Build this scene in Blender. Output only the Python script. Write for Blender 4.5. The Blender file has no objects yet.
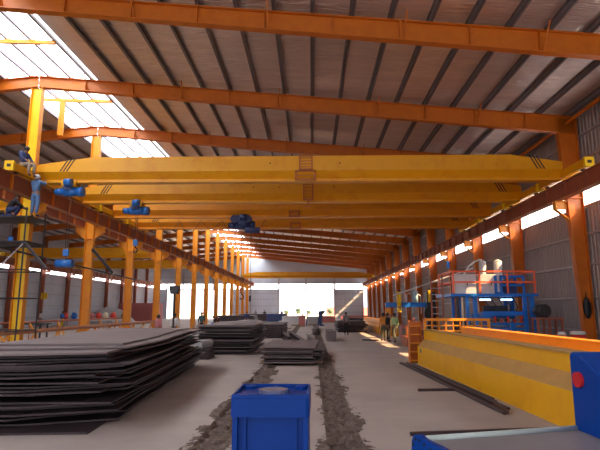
import bpy, math, random
from mathutils import Vector, noise
R = math.radians
C = bpy.context.scene.collection
rnd = random.Random(7)

# ------------------------------------------------------------------ materials
def mat(name, col, rough=0.5, metal=0.0, noise_amt=0.0, scale=4.0, col2=None, bump=0.0, bscale=40.0,
        emit=None, estr=0.0, stretch=None, spec=0.5, thresh=(0.35, 0.7), bdist=0.02):
    m = bpy.data.materials.new(name); m.use_nodes = True
    nt = m.node_tree; N = nt.nodes; L = nt.links
    b = N['Principled BSDF']
    b.inputs['Base Color'].default_value = (*col, 1)
    b.inputs['Roughness'].default_value = rough
    b.inputs['Metallic'].default_value = metal
    b.inputs['Specular IOR Level'].default_value = spec
    tc = N.new('ShaderNodeTexCoord'); mp = N.new('ShaderNodeMapping')
    L.new(tc.outputs['Object'], mp.inputs['Vector'])
    if stretch: mp.inputs['Scale'].default_value = stretch
    if col2 is not None or noise_amt:
        nz = N.new('ShaderNodeTexNoise'); nz.inputs['Scale'].default_value = scale
        nz.inputs['Detail'].default_value = 6; nz.inputs['Roughness'].default_value = 0.65
        L.new(mp.outputs[0], nz.inputs['Vector'])
        rp = N.new('ShaderNodeValToRGB')
        c2 = col2 if col2 is not None else tuple(c * (1 - noise_amt) for c in col)
        rp.color_ramp.elements[0].position = thresh[0]; rp.color_ramp.elements[1].position = thresh[1]
        rp.color_ramp.elements[0].color = (*col, 1); rp.color_ramp.elements[1].color = (*c2, 1)
        L.new(nz.outputs['Fac'], rp.inputs['Fac']); L.new(rp.outputs['Color'], b.inputs['Base Color'])
    if bump:
        n2 = N.new('ShaderNodeTexNoise'); n2.inputs['Scale'].default_value = bscale; n2.inputs['Detail'].default_value = 4
        L.new(mp.outputs[0], n2.inputs['Vector'])
        bp = N.new('ShaderNodeBump'); bp.inputs['Strength'].default_value = bump; bp.inputs['Distance'].default_value = bdist
        L.new(n2.outputs['Fac'], bp.inputs['Height']); L.new(bp.outputs[0], b.inputs['Normal'])
    if emit:
        b.inputs['Emission Color'].default_value = (*emit, 1); b.inputs['Emission Strength'].default_value = estr
    return m

M = {}
M['concrete'] = mat('concrete', (0.46, 0.40, 0.37), 0.75, col2=(0.36, 0.31, 0.30), scale=0.5, bump=0.25, bscale=25, spec=0.3)
M['earth'] = mat('earth', (0.07, 0.048, 0.04), 0.95, col2=(0.24, 0.185, 0.16), scale=9, bump=0.8, bscale=30)
M['ground'] = mat('outside_ground', (0.55, 0.50, 0.45), 0.9, noise_amt=0.2)
M['foil'] = mat('roof_foil', (0.80, 0.72, 0.68), 0.30, metal=0.75, col2=(0.66, 0.58, 0.56), scale=1.3, stretch=(0.35, 2.5, 1), bump=1.0, bscale=5, bdist=.12)
M['purlin'] = mat('purlin_steel', (0.22, 0.20, 0.215), 0.55, metal=0.3, noise_amt=0.2)
M['orange'] = mat('orange_paint', (0.56, 0.15, 0.004), 0.45, col2=(0.48, 0.115, 0.004), scale=2.5)
M['orange_l'] = mat('lit_orange_paint', (0.82, 0.32, 0.008), 0.45, col2=(0.74, 0.25, 0.006), scale=2.5)  # orange brightened in the colour for strong skylight on the middle columns
M['yellow'] = mat('yellow_paint', (0.80, 0.37, 0.002), 0.42, col2=(0.68, 0.24, 0.003), scale=1.6, thresh=(0.5, 0.8))
M['yellow_fl'] = mat('floor_girder_yellow', (0.88, 0.45, 0.004), 0.42, col2=(0.78, 0.34, 0.005), scale=1.2, thresh=(0.45, 0.8))
M['yellow2'] = mat('yellow_orange_paint', (0.78, 0.31, 0.005), 0.42, col2=(0.68, 0.24, 0.01), scale=1.6, thresh=(0.45, 0.8))
M['yellow_top'] = mat('bright_yellow_paint', (0.90, 0.56, 0.01), 0.4, noise_amt=0.12, scale=2)
M['dusty_lit'] = mat('dusty_lit_yellow', (0.56, 0.33, 0.10), 0.7, col2=(0.48, 0.27, 0.08), scale=3)  # dust, plus light on the up-facing slopes painted into the colour
M['beam'] = mat('red_oxide_paint', (0.33, 0.085, 0.035), 0.55, col2=(0.27, 0.075, 0.04), scale=3)
M['beam_l'] = mat('brown_flange_paint', (0.42, 0.16, 0.07), 0.55, noise_amt=0.2, scale=3)
M['beam_o'] = mat('orange_oxide_paint', (0.55, 0.17, 0.04), 0.5, noise_amt=0.2, scale=3)
M['blue'] = mat('blue_paint', (0.0, 0.045, 0.29), 0.42, spec=0.2, noise_amt=0.15, scale=3)
M['blue_m'] = mat('machine_blue', (0.008, 0.17, 0.66), 0.4, noise_amt=0.15, scale=3)
M['hoist'] = mat('hoist_blue', (0.02, 0.16, 0.55), 0.35, noise_amt=0.25, scale=6)
M['hoist_dk'] = mat('hoist_dark_blue', (0.02, 0.035, 0.12), 0.4)
M['blue_dk'] = mat('dark_blue', (0.03, 0.05, 0.16), 0.5)
M['plate'] = mat('mill_plate', (0.030, 0.019, 0.024), 0.5, metal=0.2, col2=(0.062, 0.042, 0.048), scale=1.5)
M['plate_l'] = mat('dusty_hazed_plate', (0.20, 0.16, 0.165), 0.7, metal=0.1, col2=(0.15, 0.115, 0.12), scale=1.2)  # paler plate tone; on the middle pile it paints in haze
M['rod'] = mat('dark_bar', (0.055, 0.035, 0.04), 0.5, metal=0.3)
M['dark'] = mat('dark_steel', (0.035, 0.03, 0.035), 0.5, metal=0.3)
M['black'] = mat('black_rubber', (0.012, 0.012, 0.014), 0.6)
M['steel'] = mat('steel', (0.35, 0.34, 0.36), 0.35, metal=0.8)
M['grey'] = mat('grey_paint', (0.42, 0.42, 0.44), 0.5, noise_amt=0.12, scale=3)
M['lgrey'] = mat('light_grey', (0.62, 0.61, 0.62), 0.5, noise_amt=0.1, scale=3)
M['pale'] = mat('pale_pipe', (0.50, 0.60, 0.58), 0.4, noise_amt=0.15)
M['disc'] = mat('machined_disc', (0.22, 0.24, 0.38), 0.35, metal=0.5)
M['red'] = mat('red_paint', (0.72, 0.05, 0.03), 0.45, noise_amt=0.1)
M['railred'] = mat('orange_red_rail', (0.85, 0.12, 0.04), 0.45)
M['pink'] = mat('faded_red', (0.50, 0.17, 0.16), 0.7, noise_amt=0.15, scale=1)
M['cream'] = mat('cream', (0.7, 0.62, 0.45), 0.6)
M['white'] = mat('white', (0.78, 0.77, 0.76), 0.6)
M['sheet'] = mat('wall_sheet', (0.36, 0.32, 0.31), 0.5, metal=0.25, col2=(0.31, 0.27, 0.265), scale=0.8, stretch=(1, 1, 0.3))
M['sheet_b'] = mat('wall_sheet_blue_hazed', (0.55, 0.60, 0.68), 0.5, metal=0.0, noise_amt=0.1, scale=0.6)  # blue-grey lightened in the colour to stand in for distance haze
M['girt'] = mat('girt_steel_lit', (0.42, 0.39, 0.41), 0.5, metal=0.3)  # made lighter: light along the girt tops is put into the colour
M['green_tree'] = mat('foliage', (0.05, 0.09, 0.05), 0.9, noise_amt=0.4, scale=3)
M['wood'] = mat('timber', (0.36, 0.22, 0.12), 0.8, noise_amt=0.3)
M['window'] = mat('daylit_strip', (0.9, 0.9, 0.9), 0.6, emit=(1.0, 0.96, 0.95), estr=6)
M['sky_l'] = mat('skylight_sheet', (0.9, 0.9, 0.95), 0.6, emit=(0.95, 0.97, 1.0), estr=5.5)
def pane(m, f):
    nt = m.node_tree; N = nt.nodes; L = nt.links; b = N['Principled BSDF']; out = N['Material Output']
    t = N.new('ShaderNodeBsdfTransparent'); mx = N.new('ShaderNodeMixShader'); mx.inputs[0].default_value = f
    L.new(t.outputs[0], mx.inputs[1]); L.new(b.outputs[0], mx.inputs[2]); L.new(mx.outputs[0], out.inputs['Surface'])
pane(M['window'], .35)
M['tube'] = mat('blue_lamp', (0.7, 0.85, 1), 0.5, emit=(0.35, 0.65, 1.0), estr=5)
M['skin'] = mat('skin', (0.24, 0.12, 0.07), 0.6)
M['hair'] = mat('hair', (0.012, 0.01, 0.01), 0.6)
M['eye'] = mat('eye', (0.02, 0.015, 0.015), 0.3)
def cloth(n, c):
    if n not in M: M[n] = mat(n, c, 0.9, noise_amt=0.2, scale=9)
for n, c in dict(c_navy=(0.03, 0.045, 0.13), c_denim=(0.09, 0.18, 0.36), c_khaki=(0.30, 0.24, 0.19), c_black=(0.02, 0.02, 0.025),
                 c_green=(0.42, 0.60, 0.28), c_olive=(0.10, 0.10, 0.07), c_white=(0.7, 0.68, 0.68), c_pink=(0.55, 0.2, 0.22),
                 c_teal=(0.06, 0.13, 0.15), c_blue=(0.03, 0.14, 0.5), c_grey=(0.22, 0.22, 0.26), c_yellow=(0.8, 0.55, 0.05),
                 c_orange=(0.75, 0.3, 0.05)).items(): cloth(n, c)

# ------------------------------------------------------------------ helpers
class MB:
    def __init__(s): s.v = []; s.f = []
    def add(s, vs, fs):
        o = len(s.v); s.v += [tuple(v) for v in vs]; s.f += [tuple(i + o for i in f) for f in fs]; return s
    def box(s, x0, x1, y0, y1, z0, z1):
        vs = [(x, y, z) for z in (z0, z1) for x, y in ((x0, y0), (x1, y0), (x1, y1), (x0, y1))]
        return s.add(vs, [(0, 3, 2, 1), (4, 5, 6, 7), (0, 1, 5, 4), (1, 2, 6, 5), (2, 3, 7, 6), (3, 0, 4, 7)])
    def rbox(s, x0, x1, y0, y1, z0, z1, r=0.02, n=3):      # rounded vertical corners + chamfered top
        pts = []
        for cx, cy, a0 in ((x1 - r, y1 - r, 0), (x0 + r, y1 - r, 90), (x0 + r, y0 + r, 180), (x1 - r, y0 + r, 270)):
            for k in range(n + 1):
                a = R(a0 + 90 * k / n); pts.append((cx + r * math.cos(a), cy + r * math.sin(a)))
        return s.prism([(x, y) for x, y in pts], z0, z1, 'z')
    def prism(s, poly, a, b, axis='y'):
        n = len(poly)
        def P(p, t):
            return (p[0], t, p[1]) if axis == 'y' else ((t, p[0], p[1]) if axis == 'x' else (p[0], p[1], t))
        vs = [P(p, a) for p in poly] + [P(p, b) for p in poly]
        fs = [tuple(range(n))[::-1], tuple(range(n, 2 * n))] + [(i, (i + 1) % n, n + (i + 1) % n, n + i) for i in range(n)]
        return s.add(vs, fs)
    def bar(s, p0, p1, w, h=None):
        h = h or w; p0 = Vector(p0); p1 = Vector(p1); d = (p1 - p0).normalized()
        up = Vector((0, 0, 1)) if abs(d.z) < 0.95 else Vector((0, 1, 0))
        a = d.cross(up).normalized() * w / 2; b = a.cross(d).normalized() * h / 2
        vs = [p + i * a + j * b for p in (p0, p1) for i, j in ((-1, -1), (1, -1), (1, 1), (-1, 1))]
        return s.add(vs, [(0, 1, 2, 3), (7, 6, 5, 4), (0, 4, 5, 1), (1, 5, 6, 2), (2, 6, 7, 3), (3, 7, 4, 0)])
    def tube(s, p0, p1, r, n=10, r2=None):
        p0 = Vector(p0); p1 = Vector(p1); d = (p1 - p0).normalized(); r2 = r if r2 is None else r2
        up = Vector((0, 0, 1)) if abs(d.z) < 0.95 else Vector((0, 1, 0))
        a = d.cross(up).normalized(); b = a.cross(d)
        vs = []
        for p, q in ((p0, r), (p1, r2)):
            for k in range(n):
                t = 2 * math.pi * k / n; vs.append(p + q * (math.cos(t) * a + math.sin(t) * b))
        fs = [tuple(range(n)), tuple(range(2 * n - 1, n - 1, -1))] + [(i, n + i, n + (i + 1) % n, (i + 1) % n) for i in range(n)]
        return s.add(vs, fs)
    def path(s, pts, r, n=6):
        pts = [Vector(p) for p in pts]; rings = []
        for i, p in enumerate(pts):
            d = (pts[min(i + 1, len(pts) - 1)] - pts[max(i - 1, 0)]).normalized()
            up = Vector((0, 1, 0)) if abs(d.y) < 0.9 else Vector((1, 0, 0))
            a = d.cross(up).normalized(); b = a.cross(d)
            rings.append([p + r * (math.cos(2 * math.pi * k / n) * a + math.sin(2 * math.pi * k / n) * b) for k in range(n)])
        vs = [v for q in rings for v in q]; fs = []
        for i in range(len(pts) - 1):
            fs += [(i * n + k, (i + 1) * n + k, (i + 1) * n + (k + 1) % n, i * n + (k + 1) % n) for k in range(n)]
        fs += [tuple(range(n)), tuple(range(len(vs) - 1, len(vs) - n - 1, -1))]
        return s.add(vs, fs)
    def ball(s, c, r, n=10, m=6, sx=1, sy=1, sz=1, jit=0):
        vs = [(c[0], c[1], c[2] + r * sz)]
        for i in range(1, m):
            for k in range(n):
                a = math.pi * i / m; t = 2 * math.pi * k / n; q = r * (1 + jit * (rnd.random() - .5))
                vs.append((c[0] + q * sx * math.sin(a) * math.cos(t), c[1] + q * sy * math.sin(a) * math.sin(t), c[2] + q * sz * math.cos(a)))
        vs.append((c[0], c[1], c[2] - r * sz)); fs = []
        for k in range(n): fs.append((0, 1 + k, 1 + (k + 1) % n))
        for i in range(m - 2):
            for k in range(n):
                a = 1 + i * n + k; b = 1 + i * n + (k + 1) % n; fs.append((a, a + n, b + n, b))
        e = len(vs) - 1; o = 1 + (m - 2) * n
        for k in range(n): fs.append((e, o + (k + 1) % n, o + k))
        return s.add(vs, fs)
    def ibeam(s, cx, y0, y1, ztop, dep, w, t=0.03, tw=0.02):   # runs along y
        s.box(cx - w / 2, cx + w / 2, y0, y1, ztop - t, ztop)
        s.box(cx - w / 2, cx + w / 2, y0, y1, ztop - dep, ztop - dep + t)
        return s.box(cx - tw / 2, cx + tw / 2, y0, y1, ztop - dep + t, ztop - t)
    def mesh(s, name):
        me = bpy.data.meshes.new(name); me.from_pydata(s.v, [], s.f); me.update(); return me
    def build(s, name, m, parent=None, smooth=False, bevel=0, loc=(0, 0, 0)):
        me = s.mesh(name); me.materials.append(m)
        if smooth:
            me.polygons.foreach_set('use_smooth', [len(p.vertices) <= 4 for p in me.polygons])
        return put(name, me, parent, loc, bevel)
def put(name, me, parent=None, loc=(0, 0, 0), bevel=0):
    o = bpy.data.objects.new(name, me); C.objects.link(o); o.location = loc; o.parent = parent
    if bevel:
        b = o.modifiers.new('b', 'BEVEL'); b.width = bevel; b.segments = 2; b.limit_method = 'ANGLE'
    return o
def tag(o, label=None, cat=None, group=None, kind=None):
    if label: o['label'] = label
    if cat: o['category'] = cat
    if group: o['group'] = group
    if kind: o['kind'] = kind
    return o
def thing(name, label, cat, loc=(0, 0, 0), rz=0, group=None, kind=None):
    o = bpy.data.objects.new(name, None); C.objects.link(o); o.location = loc; o.rotation_euler = (0, 0, rz)
    o.empty_display_size = 0.2
    return tag(o, label, cat, group, kind)
def copy_tree(o, parent=None):
    c = o.copy(); C.objects.link(c); c.parent = parent
    for ch in list(o.children): copy_tree(ch, c)
    return c
def struct(o): o['kind'] = 'structure'; return o
ORD = ['nearest', 'second', 'third', 'fourth', 'fifth', 'sixth', 'seventh', 'eighth', 'ninth', 'tenth', 'eleventh', 'twelfth', 'thirteenth',
       'fourteenth', 'fifteenth', 'sixteenth', 'seventeenth', 'eighteenth', 'nineteenth', 'twentieth']
def ordw(i):
    return ORD[i] if i < 20 else ['twenty', 'thirty', 'forty'][i // 10 - 2 + (0 if (i + 1) % 10 else 0)] + '-' + ['first', 'second', 'third', 'fourth', 'fifth', 'sixth', 'seventh', 'eighth', 'ninth', 'tenth'][i % 10]

# ------------------------------------------------------------------ camera
CAMH = 1.9
cam = bpy.data.cameras.new('camera'); co = bpy.data.objects.new('camera', cam); C.objects.link(co)
cam.sensor_width = 36; cam.lens = 30.0; cam.clip_end = 500
co.location = (0, 0, CAMH); co.rotation_euler = (R(90 + 9.54), 0, R(1.26))
bpy.context.scene.camera = co

# ------------------------------------------------------------------ the hall: dimensions
Y0, Y1 = -22.0, 98.0
XR, XL, XC = 11.05, -30.6, -11.7            # right wall, left wall, middle column row (under the ridge)
RZ = lambda x: 11.8 - 0.0905 * abs(x - XC)   # top of rafters
FR = [14 + 6 * i for i in range(15)]        # frames 14..98
CF = [20 + 6 * i for i in range(13)]        # columns 20..92

# floor with two open trenches
fl = MB()
T1, T2, TY0, TY1 = (-1.68, -1.18), (0.22, 0.74), 1.0, 62.0
for x0, x1 in ((XL - .2, T1[0]), (T1[1], T2[0]), (T2[1], XR + .2)): fl.box(x0, x1, Y0, Y1 + .3, -0.3, 0)
for x0, x1 in (T1, T2):
    fl.box(x0, x1, Y0, TY0, -0.3, 0); fl.box(x0, x1, TY1, Y1 + .3, -0.3, 0)
struct(fl.build('floor', M['concrete']))
for k, (x0, x1) in enumerate((T1, T2)):
    nx, ny = 22, 620; vs = []; fs = []; ex = .17
    for j in range(ny + 1):
        y = TY0 + (TY1 - TY0) * (j / ny) ** 1.6
        for i in range(nx + 1):
            x = x0 - ex + (x1 - x0 + 2 * ex) * i / nx
            edge = min(x - x0, x1 - x)                # negative outside the cut
            n1 = noise.noise((x * 4, y * 3, k * 9.1)); n2 = noise.noise((x * 13, y * 12, 3)); n3 = noise.noise((x * 1.5, y * 1.1, 8.5 + k))
            if edge > .03: z = -.04 + .09 * n1 + .07 * n2
            else: z = .004 + .035 * n2 + .045 * n3 + .12 * min(edge, 0) + .02 * n1
            if y > 22: z = min(z, -.012)
            vs.append((x, y, max(-.14, min(z, .04))))
    for j in range(ny):
        for i in range(nx):
            a = j * (nx + 1) + i; fs.append((a, a + 1, a + nx + 2, a + nx + 1))
    m = MB().add(vs, fs); o = m.build('trench_soil', M['earth'], smooth=True)
    tag(o, 'brown soil filling the ' + ('left trench in the floor behind the blue post' if k == 0 else 'right trench in the floor beside the blue post'), 'soil', kind='stuff')
    # loose sticks and scraps
    d = MB()
    for q in range(420):
        y = 2.6 + 26 * rnd.random() ** 1.7; x = x0 - .03 + (x1 - x0 + .06) * rnd.random(); a = rnd.random() * math.pi; l = 0.03 + 0.11 * rnd.random()
        d.bar((x - l * math.cos(a), y - l * math.sin(a), 0.012 + .02 * rnd.random()), (x + l * math.cos(a), y + l * math.sin(a), 0.012 + .04 * rnd.random()), 0.005 + .008 * rnd.random(), 0.006)
    o = d.build('straw_debris', mat('straw', (0.22, 0.16, 0.135), 0.9, noise_amt=0.6, scale=5))
    tag(o, 'loose sticks and scraps strewn along the ' + ('left' if k == 0 else 'right') + ' floor trench', 'debris', kind='stuff')
# rough crumbled edge soil on the slab
struct(MB().box(-90, 90, Y1 + .3, 260, -0.3, -0.02).build('ground', M['ground']))

# roof
def roofpoly(xa, xb, up, th):
    return [(xa, RZ(xa) + up), (xb, RZ(xb) + up), (xb, RZ(xb) + up + th), (xa, RZ(xa) + up + th)]
SK0, SK1 = -13.25, -9.3
struct(MB().prism(roofpoly(SK1, XR + .2, .2, .06), Y0, Y1 + .1).build('ceiling', M['foil']))
struct(MB().prism(roofpoly(XL - .2, SK0, .2, .06), Y0, Y1 + .1).build('ceiling', M['foil']))
nwin = 0
def window(mb, m):
    global nwin; nwin += 1
    return struct(mb.build('window_%d' % nwin, m))
ys = [Y0, -16, -10, -4, 2, 8] + FR[:]
for a, b in zip(ys[:-1], ys[1:]):
    p = [(SK0, RZ(SK0) + .2), (XC, 12.0), (SK1, RZ(SK1) + .2), (SK1, RZ(SK1) + .24), (XC, 12.04), (SK0, RZ(SK0) + .24)]
    window(MB().prism(p, a + .01, b - .01), M['sky_l'])

# purlins
px = []; x = 10.7
while x > -9.2: px.append(x); x -= 1.18
px += [-9.42, -10.35, -11.3]
pxl = [-12.1, -13.2]; x = -14.4
while x > XL + .2: pxl.append(x); x -= 1.25
def purlin(x, label, grp):
    z = RZ(x) + 0.0
    mb = MB().box(x - .012, x + .012, Y0, Y1, z, z + .2).box(x - .012, x + .075, Y0, Y1, z, z + .012).box(x - .075, x + .012, Y0, Y1, z + .188, z + .2)
    o = mb.build('roof_purlin', M['purlin']); tag(o, label, 'purlin', grp)
for i, x in enumerate(px):
    t = 'dark steel roof purlin of the main bay, ' + ('the one nearest' if i == 0 else ordw(i) + ' from') + ' the right wall'
    if x < -9.6: t = 'grey purlin crossing the bright skylight, ' + ('nearer' if x > -10.9 else 'farther from') + ' its right edge'
    purlin(x, t.replace('nearest the', 'nearest the'), 'purlins of the main bay roof')
for i, x in enumerate(pxl):
    t = 'dark steel purlin of the left bay roof, %s from the ridge' % (ordw(i) if i else 'first')
    purlin(x, t, 'purlins of the left bay roof')

# rafters (along x), depth varies
def rafter(xa, xb, da, db, label, grp, Y, first=None):
    if first:
        o = copy_tree(first); o.location.y = Y; return tag(o, label, 'rafter', grp)
    r = thing('roof_rafter', label, 'rafter', (0, Y, 0), 0, grp)
    dep = lambda x: da + (db - da) * (x - xa) / (xb - xa)
    w = .13
    top = lambda x: RZ(x) - .003
    web = [(xa, top(xa)), (xa, top(xa) - dep(xa)), (xb, top(xb) - dep(xb)), (xb, top(xb))]
    MB().prism(web, -.008, .008).build('web', M['orange'], r)
    fl = MB()
    fl.prism([(xa, top(xa) - .025), (xb, top(xb) - .025), (xb, top(xb)), (xa, top(xa))], -w, w)
    fl.build('top_flange', M['orange'], r)
    fl = MB(); fl.prism([(xa, top(xa) - dep(xa)), (xb, top(xb) - dep(xb)), (xb, top(xb) - dep(xb) + .025), (xa, top(xa) - dep(xa) + .025)], -w, w)
    fl.build('bottom_flange', M['orange'], r)
    n = int(abs(xb - xa) / 2.05)
    for i in range(1, n):
        x = xa + (xb - xa) * i / n; t = .035 if i in (n // 3, 2 * n // 3) else .012
        MB().box(x - t, x + t, -w * .96, w * .96, top(x) - dep(x) + .02, top(x) - .02).build('stiffener', M['orange'], r)
        if i % 2: MB().bar((x + .1, -.0, top(x) - dep(x) + .05), (x + .12, -.55, top(x) + .05), .035).build('fly_brace', M['orange'], r)
    return r
ra = rb = None
for i, Y in enumerate(FR[:-1]):
    la = 'orange roof rafter across the main bay, %s from the camera' % (ordw(i) if i else 'first')
    lb = 'orange rafter of the left bay roof, %s from the camera' % (ordw(i) if i else 'first')
    o = rafter(XC + .02, 10.95, .50, .74, la, 'rafters of the main bay', Y, ra); ra = ra or o
    o = rafter(XC - .02, XL + .1, .50, .6, lb, 'rafters of the left bay', Y, rb); rb = rb or o

# columns of the right wall
rc = thing('steel_column', 'x', 'column', (0, CF[0], 0), 0, 'columns along the right wall')
zt = RZ(10.9) - .72
inn = lambda z: 10.60 - .044 * z
MB().prism([(inn(0), 0.02), (10.95, 0.02), (10.95, RZ(10.95) - .03), (inn(zt), zt + .7)], -.008, .008).build('web', M['orange'], rc)
MB().prism([(inn(0) - .02, 0.02), (inn(0) + .005, 0.02), (inn(zt) + .005, zt + .1), (inn(zt) - .02, zt + .1)], -.14, .14).build('inner_flange', M['orange'], rc)
MB().box(10.93, 10.955, -.14, .14, .02, RZ(10.95) - .05).build('outer_flange', M['orange'], rc)
MB().box(10.3, 11.0, -.2, .2, 0, .02).build('base_plate', M['orange'], rc)
for z in (2.9, 6.3): MB().box(inn(z), 10.94, -.12, .12, z, z + .015).build('stiffener', M['orange'], rc)
br = MB().box(9.82, inn(6.2), -.13, .13, 6.17, 6.195).box(9.84, inn(6) + .01, -.01, .01, 5.85, 6.17).bar((9.85, 0, 5.85), (inn(5.4), 0, 5.42), .2, .03).box(9.82, 9.85, -.13, .13, 5.84, 6.17).box(inn(5.4) - .02, inn(5.4), -.12, .12, 5.4, 6.17)
br.build('bracket', M['orange_l'], rc)
for i, Y in enumerate(CF):
    o = rc if i == 0 else copy_tree(rc); o.location.y = Y
    o['label'] = 'orange steel column on the right wall, %s from the camera' % (ordw(i) if i else 'first, with a dark cloth hanging beside it')

# middle columns carrying both runways
mc = thing('steel_column', 'x', 'column', (XC, 0, 0), 0, 'columns of the middle row')
MB().box(-.22, .22, -.008, .008, .02, 11.25).build('web', M['orange_l'], mc)
for s in (-1, 1):
    MB().box(s * .22 - .012, s * .22 + .012, -.13, .13, .02, 11.25).build('flange', M['orange_l'], mc)
    b = MB().box(min(s * .24, s * .78), max(s * .24, s * .78), -.14, .14, 6.17, 6.195).prism([(s * .24, 5.55), (s * .78, 5.95), (s * .78, 6.17), (s * .24, 6.17)], -.01, .01).bar((s * .24, 0, 5.55), (s * .78, 0, 5.95), .24, .03)
    b.build('bracket', M['orange_l'], mc)
MB().box(-.3, .3, -.2, .2, 0, .02).build('base_plate', M['orange_l'], mc)
for z in (2.6, 5.55, 6.6): MB().box(-.235, .235, -.12, .12, z, z + .015).build('stiffener', M['orange_l'], mc)
for i, Y in enumerate(CF):
    o = mc if i == 0 else copy_tree(mc); o.location.y = Y
    if i == 0: o['label'] = 'yellow steel column behind the scaffold at left, nearest of the middle row'
    else: o['label'] = 'orange column of the middle row, %s behind the yellow scaffolded one' % (ordw(i - 1) if i > 1 else 'first')
for ch in mc.children:                     # the nearest one is yellow
    if ch.name.split('.')[0] in ('web', 'stiffener'):
        ch.data = ch.data.copy(); ch.data.materials[0] = M['yellow_top']
# columns of the left wall
lc = thing('steel_column', 'x', 'column', (XL + .3, 0, 0), 0, 'columns along the left wall')
MB().box(-.2, .25, -.008, .008, .02, 10).build('web', M['beam'], lc)
for s in (-.21, .26): MB().box(s - .012, s + .012, -.12, .12, .02, 10).build('flange', M['beam'], lc)
MB().box(-.25, .32, -.2, .2, 0, .02).build('base_plate', M['beam'], lc)
MB().box(.26, .8, -.12, .12, 6.0, 6.19).bar((.26, 0, 5.5), (.78, 0, 6.0), .2, .03).build('bracket', M['beam_o'], lc)
LF = [Y for Y in CF if Y >= 26]
for i, Y in enumerate(LF):
    o = lc if i == 0 else copy_tree(lc); o.location.y = Y
    o['label'] = 'red-brown column on the left side wall, %s from the camera' % (ordw(i) if i else 'first')

# runway beams
def runway(cx, label, side, m, ms):
    t = thing('crane_runway_beam', label, 'crane rail beam', (cx, 8, 6.2))
    MB().box(-.01, .01, 0, 89, .03, .62).build('web', m, t)
    for z in (0, .62): MB().box(-.14, .14, 0, 89, z, z + .03).build('flange', M['beam_l'], t)
    MB().box(-.03, .03, 0, 89, .65, .70).build('rail', M['dark'], t)
    st = None
    for k in range(60):
        if st is None: st = MB().box(-.13, .13, -.008, .008, .03, .62).build('stiffener', ms, t)
        else:
            c = st.copy(); C.objects.link(c); c.location.y = 1.5 * k + .7
    return t
runway(10.0, 'long red-brown crane runway beam along the right wall columns', 1, M['beam'], M['beam'])
runway(-11.1, 'long red-brown runway beam with orange stiffeners on the main bay side of the middle columns', 1, M['beam'], M['orange'])
runway(-12.3, 'runway beam on the left bay side of the middle columns', 1, M['beam'], M['beam_o'])
runway(XL + 1.0, 'runway beam along the left side wall', 1, M['beam'], M['beam_o'])
# eave strut of the right wall
tag(MB().tube((10.6, 8, 9.5), (10.6, 97.5, 9.5), .07, 8).build('eave_strut', M['orange']), 'orange eave tube running along the top of the right wall', 'tube')

# walls: corrugated sheets
def corrug_x(x, y0, y1, z0, z1, m, name, s=1, pitch=.25, d=.035):       # wall in the yz-plane
    vs = []; fs = []; n = int((y1 - y0) / pitch); prof = ((0, 0), (.35, 0), (.5, 1), (.85, 1))
    for k in range(n + 1):
        for f, h in prof:
            y = min(y0 + (k + f) * pitch, y1); vs += [(x - s * d * h, y, z0), (x - s * d * h, y, z1)]
    for i in range(len(vs) // 2 - 1): fs.append((2 * i, 2 * i + 2, 2 * i + 3, 2 * i + 1))
    mb = MB().add(vs, fs); mb.box(x + s * .01 - .005, x + s * .01 + .005, y0, y1, z0, z1)
    return struct(mb.build(name, m))
def corrug_y(y, x0, x1, z0, z1, m, name, pitch=.3, d=.035):
    vs = []; fs = []; n = max(1, int((x1 - x0) / pitch)); prof = ((0, 0), (.35, 0), (.5, 1), (.85, 1))
    for k in range(n + 1):
        for f, h in prof:
            x = min(x0 + (k + f) * pitch, x1); vs += [(x, y - d * h, z0), (x, y - d * h, z1)]
    for i in range(len(vs) // 2 - 1): fs.append((2 * i, 2 * i + 1, 2 * i + 3, 2 * i + 2))
    mb = MB().add(vs, fs); mb.box(x0, x1, y + .005, y + .015, z0, z1)
    return struct(mb.build(name, m))
corrug_x(XR + .06, Y0, Y1, 0, 6.0, M['sheet'], 'wall_right')
corrug_x(XR + .06, Y0, Y1, 6.7, RZ(XR) + .2, M['sheet'], 'wall_right')
corrug_x(XL - .06, Y0, Y1, 0, 5.95, M['sheet_b'], 'wall_left', -1)
corrug_x(XL - .06, Y0, Y1, 6.35, RZ(XL) + .2, M['sheet_b'], 'wall_left', -1)
for a, b in zip(ys[:-1], ys[1:]):
    window(MB().box(XR + .07, XR + .09, a + .02, b - .02, 6.0, 6.7), M['window'])
for i, (a, b) in enumerate(zip(ys[:-1], ys[1:])):
    if b > 30: window(MB().box(XL - .09, XL - .07, a + .02, b - .02, 5.95, 6.35), M['window'])
tn = 0
def trim(mb, m=None):
    global tn; tn += 1; return struct(mb.build('trim_%d' % tn, m or M['girt']))
for z in (1.05, 2.35, 3.65, 4.85, 5.97, 6.72, 7.9, 8.9): trim(MB().box(XR - .06, XR + .02, Y0, Y1, z - .04, z + .04))
for z in (1.0, 2.3, 3.6, 4.8, 5.92, 6.38, 7.8, 9.0): trim(MB().box(XL - .02, XL + .06, 26, Y1, z - .03, z + .03))
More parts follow.
